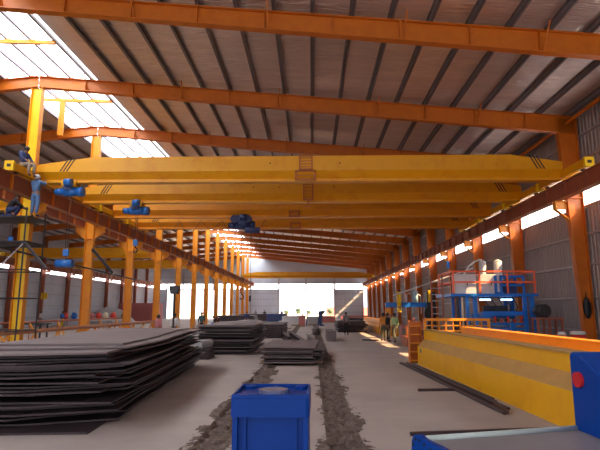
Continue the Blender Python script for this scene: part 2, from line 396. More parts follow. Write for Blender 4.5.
# back wall
GL, GR, GH = -6.3, 4.55, 5.55
B2L, B2R = -28.2, -15.4
yb = Y1
for x0, x1, z0, z1 in ((XL, B2L, 0, 5.7), (B2R, GL, 0, 5.7), (GR, 10.15, 0, 5.7)):
    corrug_y(yb, x0, x1, z0, z1, M['sheet_b'], 'wall_back')
for x0, x1 in ((B2L, B2R), (GL, GR)): corrug_y(yb, x0, x1, GH, 5.7, M['sheet_b'], 'wall_back')
zb = 6.75
vs = [(XL, yb, zb), (XC, yb, zb), (XR, yb, zb), (XR, yb, RZ(XR) + .2), (XC, yb, 12.0), (XL, yb, RZ(XL) + .2)]
struct(MB().add(vs, [(0, 1, 4, 5), (1, 2, 3, 4)]).build('wall_back', M['sheet_b']))
for x0, x1 in ((XL, -25), (-25, -19), (-19, XC), (XC, GL), (GL, -1), (-1, GR), (GR, XR)):
    window(MB().box(x0 + .12, x1 - .12, yb + .01, yb + .03, 5.7, 6.75), M['window'])
for x in (XL + .1, -25, -19, XC, GL, -1, GR, XR - .1): trim(MB().box(x - .14, x + .14, yb - .2, yb - .04, 5.55 if x in (-1, -19, -25) else 0, 8.6))
for x in (B2L, B2R): trim(MB().box(x - .14, x + .14, yb - .2, yb - .04, 0, 6.7))
for z in (1.2, 2.5, 3.8, 4.9):
    for x0, x1 in ((B2R, GL), (GR, 10.15)): trim(MB().box(x0, x1, yb - .1, yb - .04, z - .04, z + .04))
for z in (5.62, 6.78, 8.0): trim(MB().box(XL, XR, yb - .12, yb - .04, z - .06, z + .06))

# ------------------------------------------------------------------ overhead cranes
def girder_profile(inv=False):
    # top box .7 wide x .62 high, plates taper to an I-section
    p = [(-.34, 1.0), (.34, 1.0), (.34, .40), (.10, .14), (.10, .035), (.19, .035), (.19, 0), (-.19, 0), (-.19, .035), (-.10, .035), (-.10, .14), (-.34, .40)]
    return [(x, 1.0 - z) for x, z in p] if inv else p
GD = .04
def crane(Y, xa, xb, label, grp, main=True, z=6.92, m='yellow'):
    t = thing('bridge_crane', label, 'overhead crane', (0, Y, z), 0, grp)
    a, b = xa + .18, xb - .18
    prof = girder_profile()
    sec = []
    for x, h in ((a, .70), (a + 2.2, 1.0), (b - 2.0, 1.0), (b, .70)):
        sec.append([(x, py, (pz if pz < .9 else h) - GD) for py, pz in prof])
    n = len(prof); vs = [v for s in sec for v in s]; fs = [tuple(range(n)), tuple(range(4 * n - 1, 3 * n - 1, -1))]
    for s in range(3): fs += [(s * n + i, (s + 1) * n + i, (s + 1) * n + (i + 1) % n, s * n + (i + 1) % n) for i in range(n)]
    MB().add(vs, fs).build('girder', M[m], t)
    for x in (xa, xb):
        e = MB().box(x - .16, x + .16, -1.8, 1.8, .05, .34).build('end_carriage', M['yellow'], t)
        for yy in (-1.87, 1.87):
            s = -1 if yy < 0 else 1
            cp = MB().box(x - .17, x + .17, min(yy, yy - s * .12), max(yy, yy - s * .12), .01, .38).build('end_cap', M['yellow_top'], e)
            MB().box(x - .075, x + .075, min(yy, yy + s * .006), max(yy, yy + s * .006), .15, .26).build('opening', M['black'], cp)
        for yy in (-1.4, 1.4): MB().tube((x - .05, yy, .11), (x + .05, yy, .11), .115, 14).build('wheel', M['dark'], e, loc=(0, 0, -.015))
    if main:
        for x0, s in ((b - 1.0, 1), (a + .95, -1)):
            for k in range(3):
                xt = x0 - s * .13 * k; xl = xt + .30 * s
                zt_, zb_ = (.97 - GD, .42 - GD) if s > 0 else (.93 - GD, .42 - GD)
                if s < 0: xt, xl = xl + .3, xt + .3
                if s < 0: xt, xl = xl, xt
                q = [(xt - .028, zt_), (xt + .028, zt_), (xl + .028, zb_), (xl - .028, zb_)]
                MB().prism(q, -.346, -.339).build('warning_stripe', M['black'], t)
    return t
XRr, XLr = 10.0, -11.1
CY = [19.4, 23.3, 27.2, 31.1]
cl = ['yellow overhead crane nearest the camera, spanning the main bay', 'yellow overhead crane second from the camera in the main bay',
      'orange-yellow overhead crane third from the camera in the main bay', 'orange-yellow overhead crane fourth from the camera, its lower edge just above the hanging blue hoist']
cranes = []
for i, Y in enumerate(CY):
    cranes.append(crane(Y, XLr, XRr, cl[i], 'cranes of the main bay', m='yellow' if i < 2 else 'yellow2'))
crane(82, XLr, XRr, 'yellow overhead crane far off before the back wall', 'cranes of the main bay', False)
crane(24.9, XL + 1.0, -12.3, 'yellow overhead crane in the left bay nearest the camera, at the left picture edge', 'cranes of the left bay', False)
crane(49, XL + 1.0, -12.3, 'yellow overhead crane in the left bay behind the middle columns', 'cranes of the left bay', False)
crane(62, XL + 1.0, -12.3, 'overhead crane farthest back in the left bay', 'cranes of the left bay', False)
# mid-span splice frames on the main cranes
def frame(par, x0, x1, z0, z1, y=-.37, w=.05, bars=0, nm='splice_frame'):
    z0 -= GD; z1 -= GD
    m = MB().box(x0, x0 + w, y - .04, y + .03, z0, z1).box(x1 - w, x1, y - .04, y + .03, z0, z1).box(x0, x1, y - .04, y + .03, z1 - w, z1).box(x0, x1, y - .04, y + .03, z0, z0 + w)
    for k in range(bars):
        z = z0 + (z1 - z0) * (k + 1) / (bars + 1); m.box(x0, x1, y - .02, y + .01, z - .012, z + .012)
    return m.build(nm, M['beam_o'], par)
frame(cranes[0], -.46, .08, .42, 1.02, bars=4); frame(cranes[0], -.62, .2, .02, .42, y=-.3, w=.07, bars=1)
frame(cranes[1], -.36, .12, .05, .95, bars=5, w=.06); MB().box(-.16, -.08, -.4, -.34, -.25, .1).box(-.3, .06, -.4, -.34, -.29, -.25).build('splice_frame', M['beam_o'], cranes[1])
frame(cranes[2], -1.2, -.6, -.02, .35, y=-.3, w=.1, bars=1); frame(cranes[3], -1.3, -.62, -.05, .38, y=-.3, w=.09)
for i, x in ((0, 1.15), (0, -1.6), (1, 1.1), (1, -1.5), (1, -2.7)):
    MB().tube((x, -.35, .66), (x, -.338, .66), .03, 10).build('port', M['black'], cranes[i])
# festoon cable on the fourth crane
pts = []
for k in range(5):
    for j in range(10): t = j / 10; pts.append((-9.6 + 1.35 * (k + t), CY[3] - .36, 7.4 - .75 * 4 * t * (1 - t) * (1 if k != 2 else .7)))
pts.append((-9.6 + 1.35 * 5, CY[3] - .36, 7.4))
t = MB().path(pts, .014, 5).build('festoon_cable', M['black']); tag(t, 'black looped cable hanging in swags along the fourth crane', 'cable')
# small walkway rail stub on the third crane
# hoists
def hoist(loc, label, size=1.0, hook_z=None, big=False, grp='hoists under the cranes', mm='hoist'):
    t = thing('electric_hoist', label, 'hoist', loc, 0, grp); s = size
    MB().box(-.3 * s, .3 * s, -.24, -.2, -.14, .12).box(-.3 * s, .3 * s, .2, .24, -.14, .12).box(-.3 * s, .3 * s, -.24, .24, -.16, -.1).build('trolley', M['yellow'] if not big else M[mm], t)
    for x in (-.18 * s, .18 * s):
        for y in (-.19, .19): MB().tube((x, y - .02, .09), (x, y + .02, .09), .06, 12).build('wheel', M['dark'], t)
    MB().tube((-.33 * s, 0, -.35 * s), (.33 * s, 0, -.35 * s), .19 * s, 18).build('drum', M[mm], t, True)
    mo = MB().tube((-.62 * s, 0, -.35 * s), (-.33 * s, 0, -.35 * s), .15 * s, 16).build('motor', M[mm], t, True)
    MB().tube((-.68 * s, 0, -.35 * s), (-.62 * s, 0, -.35 * s), .12 * s, 16).build('motor_cap', M['dark'], mo)
    MB().tube((.33 * s, 0, -.35 * s), (.55 * s, 0, -.35 * s), .21 * s, 16).build('gearbox', M[mm], t, True)
    MB().box(-.2 * s, .12 * s, -.26 * s, -.08 * s, -.32 * s, -.0 * s).build('control_box', M['blue_dk'], t, bevel=.01)
    MB().tube((-.12 * s, 0, -.12 * s), (.2 * s, 0, -.12 * s), .13 * s, 16).build('travel_motor', M[mm], t, True)
    MB().tube((-.1 * s, -.34, -.02), (.2 * s, -.34, -.02), .15 * s, 16).build('travel_gearbox', M[mm], t, True)
    if big:
        for x in (-.45, .28): MB().tube((x, -.3, -.1), (x, .2, -.1), .22, 18).build('sheave_housing', M[mm], t, True)
        MB().tube((.15, -.2, -.72), (.95, -.2, -.72), .17, 18).build('motor', M['blue_dk'], t, True)
    if hook_z is not None:
        d = hook_z - loc[2]
        for x in (-.05, .05): MB().tube((x, 0, -.4 * s), (x, 0, d + .3), .011, 6).build('rope', M['dark'], t)
        hb = MB().box(-.11, .11, -.06, .06, d + .05, d + .33).build('hook_block', M[mm] if not big else M['orange'], t, bevel=.02)
        MB().path([(0, 0, d + .08), (0, 0, d - .02), (.08, 0, d - .08), (.11, 0, d - .17), (.06, 0, d - .26), (-.03, 0, d - .27), (-.09, 0, d - .2)], .03, 8).build('hook', M['dark'], hb, True)
    return t
h1 = hoist((-9.65, CY[0], 6.88), 'blue hoist under the near crane, closest to the left runway', .95, 3.9)
MB().tube((-.35, 0, 3.78 - 7), (.3, 0, 3.78 - 7), .15, 14).build('hook_block', M['hoist'], h1, True)
hoist((-8.3, CY[1], 6.88), 'blue hoist under the second crane, beside the left runway', 1.0, 4.8)
hoist((-3.75, CY[2], 6.88), 'large dark blue twin hoist hanging near mid bay, its hook over the piles', 1.2, 2.7, True, mm='hoist_dk')
hoist((-15.3, 24.9, 6.88), 'blue hoist in the left bay at the left picture edge', 1.0, 5.2)
pc = thing('pendant_control', 'black pendant control hanging on its cable beside the orange hook', 'pendant control', (-3.3, CY[2], 2.3))
MB().tube((0, 0, .3), (0, 0, 4.1), .012, 6).build('cable', M['black'], pc)
MB().box(-.05, .05, -.04, .04, 0, .32).build('handset', M['black'], pc, bevel=.01)

# skylight struts under the ridge and hanging posts
for i, Y in enumerate((16.8, 22.1)):
    t = thing('skylight_strut', ('near' if i == 0 else 'second') + ' small yellow-orange strut crossing below the skylight', 'strut', (0, Y, 0), 0, 'struts under the skylight')
    MB().bar((-12.6, 0, RZ(-12.6) - .04), (XC, 0, 11.63), .1, .14).bar((XC, 0, 11.63), (-9.35, 0, RZ(-9.35) - .04), .1, .14).build('strut', M['orange_l'], t)
    if i: MB().box(XC - .12, XC + .12, -.06, .06, 9.9, 11.6).build('hanger', M['orange_l'], t)

# bracing rods in the roof of the left bay (yellow gussets seen far off) and cross ties between middle columns
# ------------------------------------------------------------------ scaffold at the yellow column
sc_ = thing('scaffold_tower', 'dark pipe scaffold tower with plank platforms around the yellow column', 'scaffold', (-11.7, 19.1, 0))
SX, SY = (-.95, .95), (-.75, .6)
for x in SX:
    for y in SY: MB().tube((x, y, 0), (x, y, 5.7), .03, 8).build('upright', M['dark'], sc_)
for z in (1.1, 2.3, 3.35, 4.35):
    m = MB()
    for y in SY: m.tube((SX[0], y, z), (SX[1], y, z), .025, 6)
    for x in SX: m.tube((x, SY[0], z), (x, SY[1], z), .025, 6)
    m.build('ledger', M['dark'], sc_)
MB().bar((SX[0], SY[0], 2.3), (SX[1], SY[0], 4.35), .04).build('brace', M['steel'], sc_)
MB().bar((SX[1], SY[0], 4.4), (SX[1] + .9, SY[0], 3.4), .09).build('brace', M['dark'], sc_)
MB().box(-1.5, 1.1, -.8, .65, 5.32, 5.38).build('platform', M['dark'], sc_)
MB().box(-1.6, 1.05, -.8, .65, 4.37, 4.43).build('platform', M['dark'], sc_)
# slender conduit along middle columns with kickers
cd = thing('conduit_rail', 'thin dark pipe strung along the middle columns at half height', 'pipe', (-11.25, 8, 4.1))
MB().tube((0, 0, .25), (0, 24, -.35), .04, 8).build('pipe', M['dark'], cd)
for i, (Y, lab) in enumerate(((26.12, 'dark slanting kicker plate on the first orange middle column'),)):
    k = MB().bar((-11.46, Y - .3, 5.0), (-10.3, Y - .3, 3.75), .08, .14).build('kicker_brace', M['dark']); tag(k, lab, 'brace')

# ------------------------------------------------------------------ people
def limbs(pose):
    P = {}
    P['pel'] = (0, 0, .93); P['ab'] = (0, .0, 1.08); P['ch'] = (0, 0, 1.27); P['nk'] = (0, .0, 1.44); P['hd'] = (0, -.015, 1.55); P['ht'] = (0, -.01, 1.63)
    for s, q in ((-1, 'l'), (1, 'r')):
        P['hp' + q] = (s * .09, 0, .88); P['kn' + q] = (s * .10, -.02, .48); P['an' + q] = (s * .10, .02, .09); P['to' + q] = (s * .12, -.14, .035)
        P['sh' + q] = (s * .17, 0, 1.38); P['el' + q] = (s * .23, .03, 1.11); P['wr' + q] = (s * .24, -.06, .87); P['ha' + q] = (s * .24, -.09, .80)
    if pose == 'walk':
        P['knl'] = (-.1, -.16, .50); P['anl'] = (-.1, -.12, .11); P['tol'] = (-.11, -.27, .06)
        P['knr'] = (.1, .0, .48); P['anr'] = (.1, .2, .12); P['tor'] = (.11, .07, .035)
    if pose == 'sit':
        for s, q in ((-1, 'l'), (1, 'r')):
            P['kn' + q] = (s * .12, -.42, .93); P['an' + q] = (s * .12, -.40, .5); P['to' + q] = (s * .13, -.54, .44)
            P['el' + q] = (s * .24, -.12, 1.15); P['wr' + q] = (s * .16, -.33, 1.02); P['ha' + q] = (s * .12, -.38, 1.0)
        P['nk'] = (0, -.06, 1.42); P['hd'] = (0, -.12, 1.53); P['ht'] = (0, -.14, 1.61)
    if pose == 'reach':
        for s, q in ((-1, 'l'), (1, 'r')):
            P['el' + q] = (s * .27, -.14, 1.30); P['wr' + q] = (s * .17, -.28, 1.47); P['ha' + q] = (s * .14, -.31, 1.53)
        P['hd'] = (0, -.03, 1.55)
    if pose == 'bend':
        P['ab'] = (0, -.08, 1.05); P['ch'] = (0, -.24, 1.16); P['nk'] = (0, -.40, 1.24); P['hd'] = (0, -.50, 1.27); P['ht'] = (0, -.57, 1.29)
        for s, q in ((-1, 'l'), (1, 'r')):
            P['sh' + q] = (s * .17, -.34, 1.2); P['el' + q] = (s * .22, -.42, .95); P['wr' + q] = (s * .18, -.54, .75); P['ha' + q] = (s * .17, -.57, .69)
    if pose == 'crouch':
        P['pel'] = (0, .12, .33); P['ab'] = (0, .06, .47); P['ch'] = (0, -.04, .63); P['nk'] = (0, -.12, .79); P['hd'] = (0, -.18, .89); P['ht'] = (0, -.2, .97)
        for s, q in ((-1, 'l'), (1, 'r')):
            P['hp' + q] = (s * .09, .1, .3); P['kn' + q] = (s * .16, -.28, .47); P['an' + q] = (s * .12, -.06, .09); P['to' + q] = (s * .13, -.22, .035)
            P['sh' + q] = (s * .17, -.07, .73); P['el' + q] = (s * .24, -.24, .54); P['wr' + q] = (s * .14, -.42, .44); P['ha' + q] = (s * .12, -.48, .42)
    return P
RB = dict(pel=.12, ab=.11, ch=.14, nk=.052, hd=.088, ht=.068, hp=.085, kn=.055, an=.037, to=.03, sh=.062, el=.038, wr=.026, ha=.034)
BE = [('pel', 'ab'), ('ab', 'ch'), ('ch', 'nk'), ('nk', 'hd'), ('hd', 'ht')]
for q in 'lr': BE += [('pel', 'hp' + q), ('hp' + q, 'kn' + q), ('kn' + q, 'an' + q), ('an' + q, 'to' + q), ('ch', 'sh' + q), ('sh' + q, 'el' + q), ('el' + q, 'wr' + q), ('wr' + q, 'ha' + q)]
def skin(P, edges, rad, extra=(), sub=1):
    keys = []
    for a, b in edges:
        for k in (a, b):
            if k not in keys: keys.append(k)
    vs = [P[k] for k in keys]; rr = [rad(k) for k in keys]; es = [(keys.index(a), keys.index(b)) for a, b in edges]; roots = [0]
    for chain in extra:
        roots.append(len(vs))
        for i, (p, r) in enumerate(chain):
            vs.append(tuple(p)); rr.append(r)
            if i: es.append((len(vs) - 2, len(vs) - 1))
    me = bpy.data.meshes.new('tmp'); me.from_pydata(vs, es, []); o = bpy.data.objects.new('tmp', me); C.objects.link(o)
    o.modifiers.new('s', 'SKIN'); sb = o.modifiers.new('u', 'SUBSURF'); sb.levels = sub; sb.render_levels = sub
    if not me.skin_vertices: 
        bpy.context.view_layer.objects.active = o; bpy.context.view_layer.update()
    lay = me.skin_vertices[0].data
    for i, r in enumerate(rr): lay[i].radius = (r, r); lay[i].use_root = i in roots
    bpy.context.view_layer.update()
    me2 = bpy.data.meshes.new_from_object(o.evaluated_get(bpy.context.evaluated_depsgraph_get()))
    bpy.data.objects.remove(o); me2.materials.clear()
    me2.polygons.foreach_set('use_smooth', [True] * len(me2.polygons))
    return me2
PC = {}
def pmeshes(pose):
    if pose in PC: return PC[pose]
    P = limbs(pose); rad = lambda k: RB[k[:-1] if k[-1] in 'lr' and k[:-1] in RB else k]
    hd = Vector(P['hd']); fw = (Vector((0, -1, 0)) if pose != 'bend' else Vector((0, -.5, -.87)))
    upv = (Vector(P['ht']) - hd).normalized()
    ex = [[(hd + fw * .07 - upv * .005, .018), (hd + fw * .098 - upv * .02, .013)],
          [(hd + fw * .05 - upv * .06, .03), (hd + fw * .07 - upv * .065, .024)]]
    for s in (-1, 1): ex.append([(hd + Vector((s * .07, .01, 0)), .018), (hd + Vector((s * .092, .015, 0)), .014)])
    for q, s in (('l', -1), ('r', 1)):
        w = Vector(P['wr' + q]); h = Vector(P['ha' + q]); d = (h - w).normalized(); side = d.cross(Vector((1, 0, 0))).normalized()
        curl = Vector((-s, 0, 0)) * .4
        for k, L in enumerate((.060, .072, .068, .055)):
            b = h + side * (.024 - .016 * k) + d * .012; m = b + d * L * .55; e = m + (d + curl).normalized() * L * .5
            ex.append([(b, .0095), (m, .009), (e, .0075)])
        b = w + d * .03 + side * .02; ex.append([(b, .011), (b + (side + d * .6).normalized() * .04, .0105), (b + (side * .7 + d).normalized() * .068, .009)])
    body = skin(P, BE, lambda k: rad(k), ex)
    sh = [('pel', 'ab'), ('ab', 'ch'), ('ch', 'nc')] + [e for q in 'lr' for e in (('ch', 'sh' + q), ('sh' + q, 'el' + q), ('el' + q, 'cf' + q))]
    Q = dict(P); Q['nc'] = tuple(Vector(P['ch']).lerp(Vector(P['nk']), .75))
    for q in 'lr': Q['cf' + q] = tuple(Vector(P['el' + q]).lerp(Vector(P['wr' + q]), .75))
    rs = dict(pel=.155, ab=.135, ch=.162, nc=.085, sh=.084, el=.058, cf=.045)
    shirt = skin(Q, sh, lambda k: rs.get(k, rs.get(k[:-1])))
    tr = [('ab2', 'pel')] + [e for q in 'lr' for e in (('pel', 'hp' + q), ('hp' + q, 'kn' + q), ('kn' + q, 'ak' + q))]
    Q['ab2'] = tuple(Vector(P['pel']).lerp(Vector(P['ab']), .5))
    for q in 'lr': Q['ak' + q] = tuple(Vector(P['kn' + q]).lerp(Vector(P['an' + q]), .88))
    rt = dict(ab2=.145, pel=.145, hp=.105, kn=.078, ak=.062)
    trs = skin(Q, tr, lambda k: rt.get(k, rt.get(k[:-1])))
    shoe = {}
    for q in 'lr': shoe[q] = skin(P, [('an' + q, 'to' + q)], lambda k: .047 if k.startswith('an') else .042)
    c = hd + upv * .035 - fw * .022
    hair = MB().ball(c, .098, 12, 8, 1.0, 1.08, 1.02).mesh('hair')
    eyes = [MB().ball(hd + fw * .081 + Vector((s * .032, 0, 0)) + upv * .012, .012, 8, 5).mesh('eye') for s in (-1, 1)]
    hair.polygons.foreach_set('use_smooth', [True] * len(hair.polygons))
    PC[pose] = (body, shirt, trs, shoe, hair, eyes, c); return PC[pose]
def person(loc, rz, pose, shirt, trs, label, cap=None, grp=None, s=1.0, detail=True):
    body, sh, tr, shoe, hair, eyes, hc = pmeshes(pose)
    def mk(me, m): q = me.copy(); q.materials.append(M[m]); return q
    t = thing('person', label, 'person', loc, rz, grp); t.scale = (s, s, s)
    put('body', mk(body, 'skin'), t); put('shirt', mk(sh, shirt), t); put('trousers', mk(tr, trs), t)
    for q in 'lr': put('shoe', mk(shoe[q], 'black'), t)
    h = put('hair', mk(hair, 'hair'), t)
    if cap: put('cap', mk(MB().ball(hc, .112, 12, 8, 1, 1.08, .9).mesh('cap'), cap), t)
    if detail:
        for e in eyes: put('eye', mk(e, 'eye'), t)
    return t
person((-11.08, 18.4, 7.26 - .80), R(75), 'sit', 'c_navy', 'c_khaki', 'person in navy shirt and khaki trousers sitting on the end of the near crane')
person((-10.62, 18.62, 5.38), R(172), 'reach', 'c_denim', 'c_denim', 'person in light blue clothes and pale cap standing on the scaffold platform', cap='c_white')
person((-11.66, 18.9, 5.38), R(120), 'crouch', 'c_black', 'c_navy', 'person in dark clothes crouching on the scaffold platform beside the column')
person((2.6, 38, 0), R(10), 'stand', 'c_grey', 'c_black', 'person in grey top and dark trousers standing alone on the open floor')
person((4.52, 30.1, 0), R(60), 'stand', 'c_black', 'c_black', 'person in black clothes standing left of the one in green', cap=None)
person((4.78, 29.3, 0), R(-150), 'walk', 'c_green', 'c_olive', 'person in light green shirt standing near the yellow girder')
person((4.38, 31.0, 0), R(200), 'stand', 'c_orange', 'c_olive', 'person in orange top standing behind the two workers on the floor')
person((-8.15, 27.0, 0), R(150), 'stand', 'c_pink', 'c_black', 'person in pink shirt behind the big plate pile', s=.96)
person((-7.3, 27.0, 0), R(175), 'stand', 'c_white', 'c_black', 'person in white shirt turned away behind the big plate pile')
person((-8.0, 37.0, 0), R(30), 'stand', 'c_teal', 'c_black', 'person in dark green shirt standing behind the middle plate pile')
person((-7.1, 39.5, 0), R(300), 'bend', 'c_black', 'c_black', 'person in dark clothes bending behind the middle plate pile')
person((-6.6, 35.0, 0), R(0), 'crouch', 'c_blue', 'c_blue', 'person in blue clothes crouching behind the middle plate pile', s=1.25)
person((-6.35, 50, 0), R(20), 'stand', 'c_navy', 'c_black', 'person in dark blue standing below the orange hook')
person((-7.9, 86, 0), R(0), 'stand', 'c_black', 'c_black', 'person in dark clothes far off left of the open gate', detail=False)
person((-9.4, 86, 0), R(40), 'stand', 'c_grey', 'c_black', 'person in grey far off before the back wall panels', detail=False)
person((-5.1, 88, 0), R(40), 'stand', 'c_navy', 'c_black', 'person in navy far off at the left edge of the open gate', detail=False)
person((-28.8, 53.5, 0), R(90), 'stand', 'c_white', 'c_grey', 'person in white shirt near the left side wall', detail=False)
person((-26.2, 53.0, 0), R(70), 'stand', 'c_blue', 'c_yellow', 'person in blue shirt and yellow trousers by the left side wall', detail=False)

# ------------------------------------------------------------------ piles of steel plates
def plate(xl, xr, yn, yf, z, th, rot, m, wave, parent=None, seed=0, name='steel_plate', notch=0):
    r = random.Random(seed); n = 8; vs = []; cx = (xl + xr) / 2
    ca, sa = math.cos(rot), math.sin(rot)
    for j in range(n + 1):
        y = yn + (yf - yn) * j / n
        for i, x in enumerate((xl, (xl + xr) / 2, xr)):
            xx = x + (r.random() - .5) * .03; yy = y
            if j == 0: yy += (r.random() - .5) * .1 + (notch if i == 2 else 0)
            if j == n: yy += (r.random() - .5) * .2
            ox, oy = xx - xr, yy - 8.0 if yn < 12 else yy - yn
            gx, gy = xr + ox * ca - oy * sa, (8.0 if yn < 12 else yn) + ox * sa + oy * ca
            vs.append((gx, gy, z + wave * (math.sin(gy * .9 + .5) + .4 * math.sin(gx * .6 + gy * .3)) + (0.0012 * (i - 1) * (r.random() - .5))))
    m0 = len(vs); vs = vs + [(a, b, c + th) for a, b, c in vs]; fs = []
    W = 3
    for j in range(n):
        for i in range(2):
            a = j * W + i; fs.append((a, a + W, a + W + 1, a + 1)); fs.append((m0 + a, m0 + a + 1, m0 + a + W + 1, m0 + a + W))
        a = j * W; fs.append((a, m0 + a, m0 + a + W, a + W)); a = j * W + 2; fs.append((a, a + W, m0 + a + W, m0 + a))
    for i in range(2):
        fs.append((i, i + 1, m0 + i + 1, m0 + i)); a = n * W + i; fs.append((a, m0 + a, m0 + a + 1, a + 1))
    return MB().add(vs, fs).build(name, m)
NP = 34; r = random.Random(3)
for k in range(NP):
    z = .0 + k * .0375; f = k / (NP - 1)
    xr = -3.5 + .42 * f + (r.random() - .5) * .7; yn = 8.3 - .25 * f + 1.7 * r.random() ** 1.6
    if k == NP - 1: xr, yn = -3.35, 9.3
    if k == NP - 2: xr, yn = -3.1, 8.7
    if k == NP - 3: xr, yn = -3.25, 8.0
    if k in (0,): xr, yn = -3.45, 8.0
    if k == 1: xr, yn = -3.2, 8.5
    o = plate(-6.15 + .25 * r.random() + .15 * f, xr, yn, 16.8 + r.random(), z + .004, .029, R(3.2 + 1.0 * f + (r.random() - .5) * (4.2 if k < NP - 3 else 1.5)),
              M['plate_l'] if k >= NP - 3 else M['plate'], .0006 * k, seed=k, notch=r.random() * .7)
    tag(o, ('large grey-brown steel plate lying on top of the big pile at left' if k == NP - 1 else
            'bottom plate of the big pile at left, lying on the floor' if k == 0 else
            'dark steel plate in the big pile at left, %s from the top' % ordw(NP - 1 - k)), 'steel plate', 'plates of the big pile at left')
r = random.Random(5); NP = 26
for k in range(NP):
    f = k / (NP - 1)
    o = plate(-4.95 + .3 * r.random() - .2 * f, -2.55 + .35 * (r.random() - .5), 21.4 + .7 * r.random(), 28 + r.random(), k * .047 + .004, .028, R(.5 + r.random()),
              M['plate_l'] if k == NP - 1 or k % 3 == 0 else M['plate'], .0012 * k, seed=50 + k)  # paler plates mixed in as painted haze over this pile
    tag(o, ('warped grey plate on top of the middle pile' if k == NP - 1 else 'dark plate in the middle pile beyond the blue post, %s from the top' % ordw(NP - 1 - k)), 'steel plate', 'plates of the middle pile')
r = random.Random(9); NP = 9
for k in range(NP):
    o = plate(-1.75 + .3 * r.random() - .02 * k, -.05 + .45 * r.random(), 17.3 + .1 * k + .4 * r.random(), 22.6 + r.random(), .10 + k * .052, .026, R(-1 - 3 * r.random()),
              M['plate_l'] if k % 3 != 1 else M['plate'], .001 * k, seed=90 + k)
    tag(o, 'grey plate of the low pile between the trenches, ' + ('topmost' if k == NP - 1 else ordw(NP - 1 - k) + ' from the top'), 'steel plate', 'plates of the low pile')
for i, y in enumerate((18.2, 21.6)):
    tag(MB().box(-1.8, .4, y, y + .12, 0, .1).build('timber_bearer', M['wood']), ('front' if i == 0 else 'rear') + ' timber bearer under the low plate pile', 'timber')
r = random.Random(11); NP = 10
for k in range(NP):
    o = plate(2.1 + .25 * r.random(), 4.3 + .5 * r.random(), 41.5 + .8 * r.random(), 47, k * .09 + .004, .07, R(0), M['plate'], .001, seed=130 + k)
    tag(o, 'dark plate of the pile behind the lone standing person, ' + ('topmost' if k == NP - 1 else ordw(NP - 1 - k) + ' from the top'), 'steel plate', 'plates of the far right pile')

# steel boxes and sections lying about
def sbox(name, x0, x1, y0, y1, z0, z1, m, label, cat, bevel=.01, rz=0):
    o = MB().box(-(x1 - x0) / 2, (x1 - x0) / 2, -(y1 - y0) / 2, (y1 - y0) / 2, 0, z1 - z0).build(name, m, None, bevel=bevel, loc=((x0 + x1) / 2, (y0 + y1) / 2, z0))
    o.rotation_euler.z = rz; return tag(o, label, cat)
def ibeam_thing(x, y0, y1, z, dep, w, m, label, rz=0):
    t = thing('steel_section', label, 'steel beam', (x, y0, z), rz)
    L = y1 - y0
    MB().box(-w / 2, w / 2, 0, L, 0, .02).build('flange', m, t); MB().box(-w / 2, w / 2, 0, L, dep - .02, dep).build('flange', m, t)
    MB().box(-.008, .008, 0, L, .02, dep - .02).build('web', m, t); return t
sbox('steel_box_section', .95, 1.5, 30.6, 34.0, 0, .6, M['plate_l'], 'short deep grey box section standing beside the right trench', 'steel section')
ibeam_thing(.35, 24.5, 33, .0, .3, .22, M['plate_l'], 'long grey I-beam lying at the trench edge, nearest', R(4))
ibeam_thing(-.35, 25.5, 37, .0, .35, .25, M['plate'], 'long dark I-beam lying skewed between the trenches', R(6))
ibeam_thing(-1.2, 28, 41, .0, .4, .25, M['plate'], 'dark I-beam lying left of the skewed pair', R(6.5))
ibeam_thing(.1, 38, 50, .0, .4, .3, M['plate_l'], 'grey I-beam lying farther back between the trenches', R(-3))
for i in range(8):
    y = 34.2 + .0 * i; z = i * .11
    o = MB().box(-3.95 + .05 * (i % 3), -2.0 + .06 * (i % 2), 34, 42, z + .002, z + .105).build('steel_slab', M['plate'])
    tag(o, 'dark slab in the square stack beyond the middle pile, ' + ('topmost' if i == 7 else ordw(7 - i) + ' from the top'), 'steel slab', 'slabs of the square stack')
# clutter far back in front of the gate
r = random.Random(21)
far = [(-4.4, 66, 2.6, 3, 1.3, 'blue_dk', 'dark blue machine casing standing before the open gate', 'machine'),
       (-2.3, 60, 2.2, 3, 1.1, 'lgrey', 'pale wrapped bundle on the floor before the gate', 'bundle'),
       (-1.0, 56, .7, .8, 1.2, 'pink', 'red drum shape beside the pale bundle', 'crate'),
       (.4, 62, 1.6, 3, 1.0, 'grey', 'grey crate of steel parts in line with the gate', 'crate'),
       (6.8, 80, 4.2, 3, .9, 'pink', 'long faded red steel stack at the back right', 'steel stack'),
       (6.0, 70, 3.0, 3, .7, 'plate', 'low dark steel stack before the faded red one', 'steel stack'),
       (2.4, 74, 2.0, 3, .9, 'pink', 'short faded red stack right of the gate centre', 'steel stack'),
       (-8.9, 62, 4.4, 4, 1.15, 'plate', 'wide dark steel stack below the far wall panels', 'steel stack'),
       (-8.2, 74, 4.5, 3, 1.2, 'plate', 'dark grey stack farthest left before the gate', 'steel stack'),
       (-5.6, 46, 1.9, 3, .9, 'plate', 'dark stack behind the square slab stack', 'steel stack'),
       (-2.6, 50, 1.2, 1.2, .75, 'lgrey', 'small pale box on the floor beyond the slab stack', 'box')]
